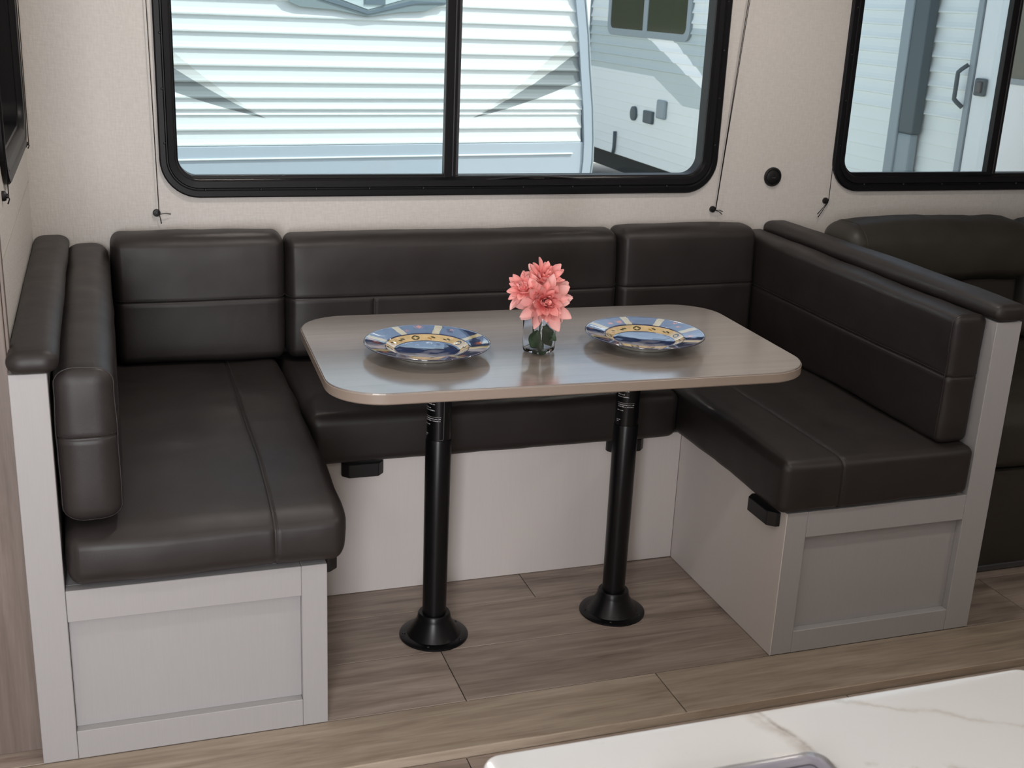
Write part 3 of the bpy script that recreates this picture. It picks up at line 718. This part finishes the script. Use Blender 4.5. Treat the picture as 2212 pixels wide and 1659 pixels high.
MID = [petal_mesh('mid_petal', 0.045, 0.0190, 0.26, c, seed=i+5) for i, c in enumerate((0.05, 0.16, 0.24))]
INN = [petal_mesh('inner_petal', 0.030, 0.0120, 0.36, c, seed=i+9) for i, c in enumerate((0.18, 0.30, 0.42))]
def leaf_mesh(L, Wd, seed):
    bm = bmesh.new(); nu, nv = 8, 4; g = []; rnd = random.Random(seed); cu = rnd.uniform(-0.3, 0.3)
    for i in range(nu+1):
        t = i/nu; wdt = Wd*math.sin(PI*(t*0.93+0.05))**0.9+0.0006
        g.append([bm.verts.new((wdt/2*(2*j/nv-1), L*t, 0.15*Wd*abs(2*j/nv-1)+cu*L*t*t)) for j in range(nv+1)])
    for i in range(nu):
        for j in range(nv): bm.faces.new((g[i][j], g[i][j+1], g[i+1][j+1], g[i+1][j]))
    return bm
def flower(label, c, axis, scale, foot, rings, leaves, seed):
    root = tag(empty('silk_flower', foot), label, 'flower', 'pink silk flowers in the vase'); rnd = random.Random(seed); C = Vector(c)-Vector(foot); A = Vector(axis).normalized()
    u = A.orthogonal().normalized(); v = A.cross(u)
    for meshes, n, theta, rad, back, sc in rings:
        for k in range(n):
            ph = 2*PI*(k+rnd.uniform(-0.25, 0.25))/n+rnd.uniform(0, 0.2)+theta
            th = math.radians(theta+rnd.uniform(-13, 13)); rdir = u*math.cos(ph)+v*math.sin(ph)
            d = (A*math.cos(th)+rdir*math.sin(th)).normalized(); nrm = (A*math.sin(th)-rdir*math.cos(th)).normalized()
            side = d.cross(nrm).normalized(); tw = rnd.uniform(-0.35, 0.35)
            nrm2 = (nrm*math.cos(tw)+side*math.sin(tw)).normalized(); side = d.cross(nrm2).normalized()
            s_ = scale*sc*rnd.uniform(0.84, 1.14); m_ = Matrix((side, d, nrm2)).transposed().to_4x4(); m_ = Matrix.Translation(C+rdir*rad*scale-A*back*scale) @ m_ @ Matrix.Scale(s_, 4)
            o = bpy.data.objects.new('petal', rnd.choice(meshes)); COL.objects.link(o); o.parent = root; o.matrix_local = m_
    bm = bmesh.new(); bmesh.ops.create_icosphere(bm, subdivisions=2, radius=0.006*scale)
    for q in bm.verts: q.co = q.co+C-A*0.010*scale
    link_mesh('calyx', bm, STEMM, root, True)
    n = 12; p0 = Vector((0, 0, 0)); p3 = C-A*0.012*scale; p2 = p3-A*0.03; p1 = Vector((0, 0, 0.03))
    pts = [p0*(1-t)**3+p1*3*t*(1-t)**2+p2*3*t*t*(1-t)+p3*t**3 for t in [i/n for i in range(n+1)]]
    bm = bmesh.new(); tube(bm, pts, 0.0022, 8); link_mesh('stem', bm, STEMM, root, True)
    for i, (pos, dr, nr, L, Wd) in enumerate(leaves):
        d = Vector(dr).normalized(); nn = Vector(nr); nn = (nn-d*nn.dot(d)).normalized(); sd = d.cross(nn)
        bm = leaf_mesh(L, Wd, seed*7+i); bm.transform(Matrix.Translation(Vector(pos)-Vector(foot)) @ Matrix((sd, d, nn)).transposed().to_4x4()); link_mesh('leaf', bm, LEAFM, root, True)
FZ = TZ+0.0125
full = [(OUT, 10, 106, 0.005, 0.009, 0.98), (OUT, 10, 84, 0.005, 0.006, 0.92), (MID, 10, 64, 0.006, 0.003, 1.0), (MID, 9, 46, 0.005, 0.0, 0.92), (INN, 9, 32, 0.005, -0.001, 1.0), (INN, 7, 14, 0.003, -0.002, 0.9)]
small = [(OUT, 9, 98, 0.005, 0.007, 0.95), (MID, 9, 74, 0.005, 0.004, 1.05), (MID, 9, 52, 0.005, 0.0, 1.0), (INN, 8, 34, 0.004, -0.001, 1.05), (INN, 6, 12, 0.003, 0, 0.95)]
zl = TZ+0.052
flower('largest pink silk bloom facing the viewer at the front of the vase', (1.187, -0.894, 0.884), (-0.14, -0.93, 0.20), 1.22, (VX, VY, FZ), full,
       [((VX-0.006, VY-0.008, zl), (-0.5, -0.3, -0.75), (-0.3, -0.9, 0.2), 0.045, 0.030), ((VX+0.004, VY-0.010, zl+0.008), (0.55, -0.2, -0.6), (0.1, -0.9, 0.2), 0.042, 0.026)], 11)
flower('upper pink silk bloom rising behind the largest one', (1.200, -0.850, 0.926), (0.16, -0.62, 0.76), 1.02, (VX+0.012, VY+0.004, FZ), small,
       [((VX+0.010, VY+0.002, zl-0.012), (0.35, -0.5, -0.75), (0.2, -0.9, 0.1), 0.034, 0.026)], 12)
flower('small pink silk bloom leaning out to the left of the vase', (1.149, -0.858, 0.908), (-0.62, -0.50, 0.45), 0.88, (VX-0.012, VY+0.004, FZ), small,
       [((VX-0.012, VY-0.002, zl-0.015), (0.15, -0.2, -0.9), (-0.3, -0.9, 0.1), 0.036, 0.030), ((VX-0.004, VY-0.006, zl-0.02), (0.1, -0.3, -0.85), (0.4, -0.8, 0.1), 0.034, 0.024)], 13)
bm = bmesh.new(); n = 22
tube(bm, [(VX+0.019+0.0095*math.cos(a), VY-0.006+0.004*math.sin(a), TZ+0.038+0.019*math.sin(a)) for a in [2*PI*i/n-0.5 for i in range(n-2)]], 0.0020, 6)
tag(link_mesh('curled_stem', bm, LEAFM, None, True), 'dark green stem end curled in a loop inside the vase', 'stem')

# ------------------------------------------------------------------ sofa beyond the right half wall
root = tag(empty('sofa', (3.4, -0.45, 0)), 'dark brown leather sofa under the second window', 'sofa'); R = Rel(root)
R('base', bx(2.40, 4.55, -0.868, -0.05, 0.002, 0.325, bev=0.012, seg=3), SOFAL)
R('base_trim', bx(2.405, 4.545, -0.874, -0.866, 0.004, 0.022, bev=0.002, seg=1), RUBBER)
for a, b, sd in ((2.395, 3.112, 21), (3.118, 3.84, 22), (3.846, 4.56, 23)):
    cushion('x', (a, b, -0.90, -0.20, 0.327, 0.515), 0.05, (0.004, 0.008, 0.008), SOFAL, root=root, R=R, part='seat_cushion', rr=(0.04, 0.06, 0.05), seed=sd, wr=0.005)
    cushion('x', (a+0.005, b, -0.30, -0.065, 0.522, 0.80), 0.05, (0.004, 0.012, 0.004), SOFAL, root=root, R=R, part='lower_back', rr=(0.04, 0.06, 0.05), seed=sd+5, wr=0.005, shear=(0, 0.02))
    cushion('x', (a+0.002 if sd == 21 else a, b, -0.345, -0.150, 0.735, 0.922), 0.05, (0.004, 0.012, 0.014), SOFAL, root=root, R=R, part='headrest', rr=(0.05, 0.065, 0.05), seed=sd+9, wr=0.006, shear=(0, 0.02), welts=((0, a+0.06),))

# ------------------------------------------------------------------ kitchen island and packet
root = tag(empty('kitchen_island', (0.81, -2.9, -0.022)), 'kitchen island with a white veined marble top at the bottom of the picture', 'kitchen island'); R = Rel(root)
bm = bmesh.new(); lp = lambda i, z: [(x, y, z) for x, y in rrect(0.518+i, 1.112-i, -3.62+i, -2.5645-i, 0.018-i*0.5, 6)]
L = skin(bm, [lp(0.003, 0.885), lp(0, 0.888), lp(0, 0.917), lp(0.0012, 0.9192), lp(0.003, 0.92)]); bm.faces.new(L[0][::-1]); bm.faces.new(L[-1]); R('countertop', bm, MARBLE, True, 30)
R('cabinet', bx(0.56, 1.07, -3.58, -2.63, -0.0215, 0.885, bev=0.003), CAB)
for x in (0.60, 0.835): R('door', bx(x, x+0.20, -2.63, -2.612, 0.10, 0.86, bev=0.003), CAB)
root = tag(empty('plastic_packet', (0.74, -2.70, 0.92)), 'pale lavender packet in clear glossy plastic lying on the marble top', 'packet'); R = Rel(root)
pc = lambda i, z, r=0.014: [(x, y, z) for x, y in rrect(0.640+i, 0.806-i, -2.80+i, -2.652-i, max(r-i*0.5, 0.003), 8)]
bm = bmesh.new(); L = skin(bm, [pc(0.001, 0.9203), pc(0, 0.923), pc(0.0005, 0.930), pc(0.003, 0.9335), pc(0.012, 0.9345), pc(0.014, 0.9335)]); bm.faces.new(L[0][::-1]); bm.faces.new(L[-1]); R('card', bm, LAV, True, 40)
bm = bmesh.new(); L = skin(bm, [pc(0.0165, 0.9336), pc(0.017, 0.9342)]); bm.faces.new(L[-1]); bm.faces.new(L[0][::-1]); R('printed_face', bm, LAVD)
bm = bmesh.new(); L = skin(bm, [pc(0.0157, 0.9337), pc(0.0157, 0.9346), pc(0.0163, 0.9346), pc(0.0163, 0.9337)], close=True); R('outline', bm, INK)
bm = bmesh.new(); L = skin(bm, [pc(-0.012, 0.9204, 0.02), pc(-0.012, 0.9215, 0.02), pc(-0.006, 0.9225, 0.018), pc(-0.0025, 0.932, 0.016), pc(0.001, 0.9365, 0.016), pc(0.006, 0.9385, 0.015)]); bm.faces.new(L[-1]); R('clear_cover', bm, CLEARP, True)

# ------------------------------------------------------------------ outside
gr = link_mesh('ground', bx(-60, 80, -40, 90, -1.12, -1.0), GROUND); tag(gr, kind='structure')
def course(bm, z0, z1, amp, u0, u1, F):
    """one siding course: recessed top, swelling to a lip at the bottom"""
    h = z1-z0; prof = [(0.0, 1.0), (amp*0.04, 0.90), (amp*0.13, 0.70), (amp*0.34, 0.45), (amp*0.70, 0.25), (amp, 0.13), (amp*0.98, 0.05), (amp*0.5, 0.0), (-0.01, 0.0), (-0.01, 1.0)]
    A = [bm.verts.new(F(u0, d, z0+h*t)) for d, t in prof]; B = [bm.verts.new(F(u1, d, z0+h*t)) for d, t in prof]; n = len(prof)
    for k in range(n): bm.faces.new((A[k], A[(k+1) % n], B[(k+1) % n], B[k]))
    bm.faces.new(A); bm.faces.new(B[::-1]); return bm
# travel trailer whose front faces the window, turned 7 degrees
tr = tag(empty('travel_trailer', (1.673, 3.4, -1.0), math.radians(7)), 'white travel trailer with corrugated front and grey swooshes, straight behind the wide window', 'trailer')
def TF(u, d, z): return (u, -d, z+1.0)
def tpart(nm, bm, mm, smooth=False, angle=None):
    o = link_mesh(nm, bm, mm, tr, smooth, angle); return o
SIDEF.node_tree.nodes  # graphics use trailer coordinates: z measured from the floor of our room
zs = [0.716, 0.80, 0.882, 0.912, 0.97, 1.053, 1.139, 1.225, 1.312, 1.398, 1.485, 1.572, 1.66, 1.747, 1.835, 1.92, 2.01, 2.10, 2.19, 2.28]
for i, (a, b) in enumerate(zip(zs, zs[1:])):
    bm = course(bmesh.new(), a, b, 0.0115 if b-a > 0.05 else 0.007, -1.40, 1.375+0.02*(1.2-a), lambda u, d, z: (u, -d, z)); o = tpart('siding_course', bm, SIDEF); o.location = (0, 0, 1.0)
bm = bx(-1.40, 1.44, -0.012, 0.03, 0.30-0.9, 0.7155, bev=0.004); o = tpart('lower_panel', bm, BLUEG); o.location.z = 1.0
bm = bx(-1.40, 1.33, -0.020, -0.010, 0.6435, 0.651, bev=0.001); o = tpart('bright_moulding', bm, WHITEP); o.location.z = 1.0
bm = bmesh.new(); box(bm, -1.40, 1.42, 0.03, 6.5, -0.55, 2.30); o = tpart('body', bm, WHITEP); o.location.z = 1.0
edge = [(1.15, 2.30), (1.26, 1.95), (1.345, 1.558), (1.38, 1.36), (1.406, 1.154), (1.44, 0.93), (1.459, 0.734), (1.462, 0.6), (1.453, 0.488), (1.42, 0.2), (1.38, -0.55)]
bm = bmesh.new(); L = []
for u, z in edge: L.append([(u-0.055, -0.022, z), (u, -0.026, z), (u+0.006, -0.012, z), (u+0.006, 0.20, z), (u-0.055, 0.20, z)])
q = skin(bm, L); bm.faces.new(q[0]); bm.faces.new(q[-1][::-1]); o = tpart('corner_moulding', bm, BLUEG, True, 40); o.location.z = 1.0
bm = bmesh.new(); tube(bm, [(u+0.008, -0.02, z) for u, z in edge], 0.010, 8); o = tpart('corner_seal', bm, TRIMG, True); o.location.z = 1.0
f0 = lambda dd: (lambda u, z: (u, -dd, z))
bm = prism(bmesh.new(), [(-0.62, 1.70), (-0.47, 1.50), (-0.456, 1.481), (-0.40, 1.459), (-0.20, 1.449), (-0.014, 1.420), (0.17, 1.449), (0.33, 1.460), (0.38, 1.482), (0.452, 1.499), (0.62, 1.70)], f0(0.017), f0(0.024)); o = tpart('emblem', bm, BADGE); o.location.z = 1.0
bm = prism(bmesh.new(), [(-0.30, 1.505), (-0.014, 1.432), (0.26, 1.497), (0.45, 1.506), (0.45, 1.512), (0.24, 1.512), (-0.014, 1.447), (-0.28, 1.525)], f0(0.024), f0(0.029)); o = tpart('emblem_stroke', bm, BADGED); o.location.z = 1.0
bm = prism(bmesh.new(), [(-0.27, 1.70), (-0.25, 1.53), (-0.014, 1.457), (0.21, 1.522), (0.40, 1.53), (0.40, 1.70)], f0(0.024), f0(0.027)); o = tpart('emblem_field', bm, mat('emblem_pale', (0.5, 0.60, 0.62), 0.5)); o.location.z = 1.0
bm = bx(-0.035, 0.085, -0.032, -0.027, 1.484, 1.60); o = tpart('emblem_block', bm, BADGED); o.location.z = 1.0
for s_ in (-1, 1):
    bm = bmesh.new(); n = 28
    prof = [(0.20, 0), (0.33, 0), (0.36, 0.03), (0.36, 0.19), (0.33, 0.22), (0.20, 0.22)]
    skin(bm, [[(s_*1.15+(w_-0.11)*1.0, 3.8+r*math.cos(2*PI*k/n), -0.64+r*math.sin(2*PI*k/n)) for k in range(n)] for r, w_ in prof], close=True); o = tpart('wheel', bm, TYRE, True, 40); o.location.z = 1.0
bm = bx(-0.9, 0.9, 0.3, 6.2, -0.72, -0.55); o = tpart('chassis', bm, UNDER); o.location.z = 1.0

# long trailer standing crosswise, its side seen receding on the right
ts = tag(empty('travel_trailer', (6.38, 8.0, -1.0)), 'white and grey trailer seen sideways with door, awning arm and small window', 'trailer')
def spart(nm, bm, mm, smooth=False, angle=None):
    bm.transform(Matrix.Translation((-6.38, 0, 0))); o = link_mesh(nm, bm, mm, ts, smooth, angle); o.location = (0, -8.0, 1.0); return o
z = -0.28; i = 0
while z < 2.0:
    amp = 0.004 if z < 0.75 else 0.021
    segs = [(2.0, 3.28), (4.13, 14.6)] if z < 1.9 else [(2.0, 14.6)]
    for a, b in segs:
        spart('siding_course', course(bmesh.new(), z, z+0.1095, amp, a, b, lambda u, d, zz: (6.38-d, u, zz)), SIDES)
    z += 0.1095; i += 1
spart('body', bx(6.392, 8.8, 2.0, 14.6, -0.28, 2.1), WHITEP)
spart('door', bx(6.355, 6.39, 3.30, 4.07, -0.20, 1.86, bev=0.006), WHITEP)
bm = bmesh.new()
skin(bm, [[(6.345, y_, z_) for y_, z_ in rrect(3.27, 4.135, -0.24, 1.90, 0.05, 6)], [(6.340, y_, z_) for y_, z_ in rrect(3.275, 4.13, -0.235, 1.895, 0.05, 6)], [(6.340, y_, z_) for y_, z_ in rrect(3.33, 4.075, -0.18, 1.84, 0.04, 6)], [(6.37, y_, z_) for y_, z_ in rrect(3.33, 4.075, -0.18, 1.84, 0.04, 6)]], close=False); spart('door_frame', bm, TRIMG, True, 35)
bm = bmesh.new(); A = rrect(3.42, 3.80, 1.12, 1.72, 0.06, 6); Bq = rrect(3.46, 3.76, 1.16, 1.68, 0.045, 6)
q = skin(bm, [[(6.356, *p) for p in A], [(6.342, *p) for p in A], [(6.342, *p) for p in Bq], [(6.350, *p) for p in Bq]]); spart('door_window_frame', bm, TRIMG)
bm = bmesh.new(); bm.faces.new([bm.verts.new((6.350, *p)) for p in Bq]); spart('door_window_glass', bm, GLASSREFL)
bm = bmesh.new(); n = 16
tube(bm, [(6.34-0.055*min(1, 1.9*math.sin(PI*i/n)), 4.14+0.035*min(1, 1.9*math.sin(PI*i/n)), 0.915+0.31*i/n) for i in range(n+1)], 0.017, 8); spart('grab_handle', bm, DARKG, True)
spart('door_lock', bx(6.325, 6.356, 3.915, 4.03, 1.012, 1.138, bev=0.012), DARKG)
spart('lock_lever', bx(6.305, 6.326, 3.935, 3.985, 1.035, 1.115, bev=0.008), RUBBER)
spart('awning_arm', bx(6.26, 6.35, 4.78, 4.90, -0.15, 2.0, bev=0.012), TRIMG)
spart('awning_arm_shadow', bx(6.27, 6.36, 4.60, 4.78, 0.66, 2.0, bev=0.012), DARKG)  # dark bar painted in as the arm's shadow on the siding
spart('awning_foot', bx(6.28, 6.36, 4.62, 4.80, 0.20, 0.66, bev=0.02), TRIMG)
y0, y1, z0, z1 = 8.76, 11.06, 1.17, 1.80
bm = bmesh.new(); A = rrect(y0, y1, z0, z1, 0.12, 6); Bq = rrect(y0+0.09, y1-0.09, z0+0.075, z1-0.06, 0.08, 6)
skin(bm, [[(6.372, *p) for p in A], [(6.345, *p) for p in A], [(6.345, *p) for p in Bq], [(6.36, *p) for p in Bq]]); spart('window_frame', bm, TRIMG)
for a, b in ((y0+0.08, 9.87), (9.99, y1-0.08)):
    spart('pane', bx(6.352, 6.358, a, b, z0+0.07, z1-0.05), GLASSREFL)
spart('window_mullion', bx(6.343, 6.36, 9.87, 9.99, z0+0.06, z1-0.05, bev=0.004), TRIMG)
bm = bmesh.new(); n = 20
skin(bm, [[(6.38-dd, 10.11+r*math.cos(2*PI*k/n), 0.274+r*math.sin(2*PI*k/n)) for k in range(n)] for r, dd in ((0.085, 0.0), (0.085, 0.03), (0.07, 0.035), (0.001, 0.036))]); spart('round_inlet', bm, DARKG, True, 40)
spart('square_hatch', bx(6.34, 6.38, 9.55, 9.80, 0.20, 0.345, bev=0.012), DARKG)
spart('tall_hatch', bx(6.34, 6.38, 9.22, 9.45, 0.285, 0.50, bev=0.02), TRIMG)
bm = bmesh.new(); tube(bm, [(6.355, 10.62, 0.0), (6.355, 10.62, -0.20), (6.35, 10.63, -0.27)], 0.022, 8); spart('drain_pipe', bm, DARKG, True)
spart('corner_post', bx(6.34, 6.40, 11.66, 11.86, 0.72, 2.0, bev=0.01), TRIMG)
spart('chassis', bx(6.75, 8.6, 2.2, 14.4, -0.60, -0.281), UNDER)
for yy_ in (7.7, 8.6):
    bm = bmesh.new(); n = 28
    skin(bm, [[(6.45+w_, yy_+r*math.cos(2*PI*k/n), -0.64+r*math.sin(2*PI*k/n)) for k in range(n)] for r, w_ in ((0.20, 0), (0.33, 0), (0.36, 0.03), (0.36, 0.19), (0.33, 0.22), (0.20, 0.22))], close=True); spart('wheel', bm, TYRE, True, 40)
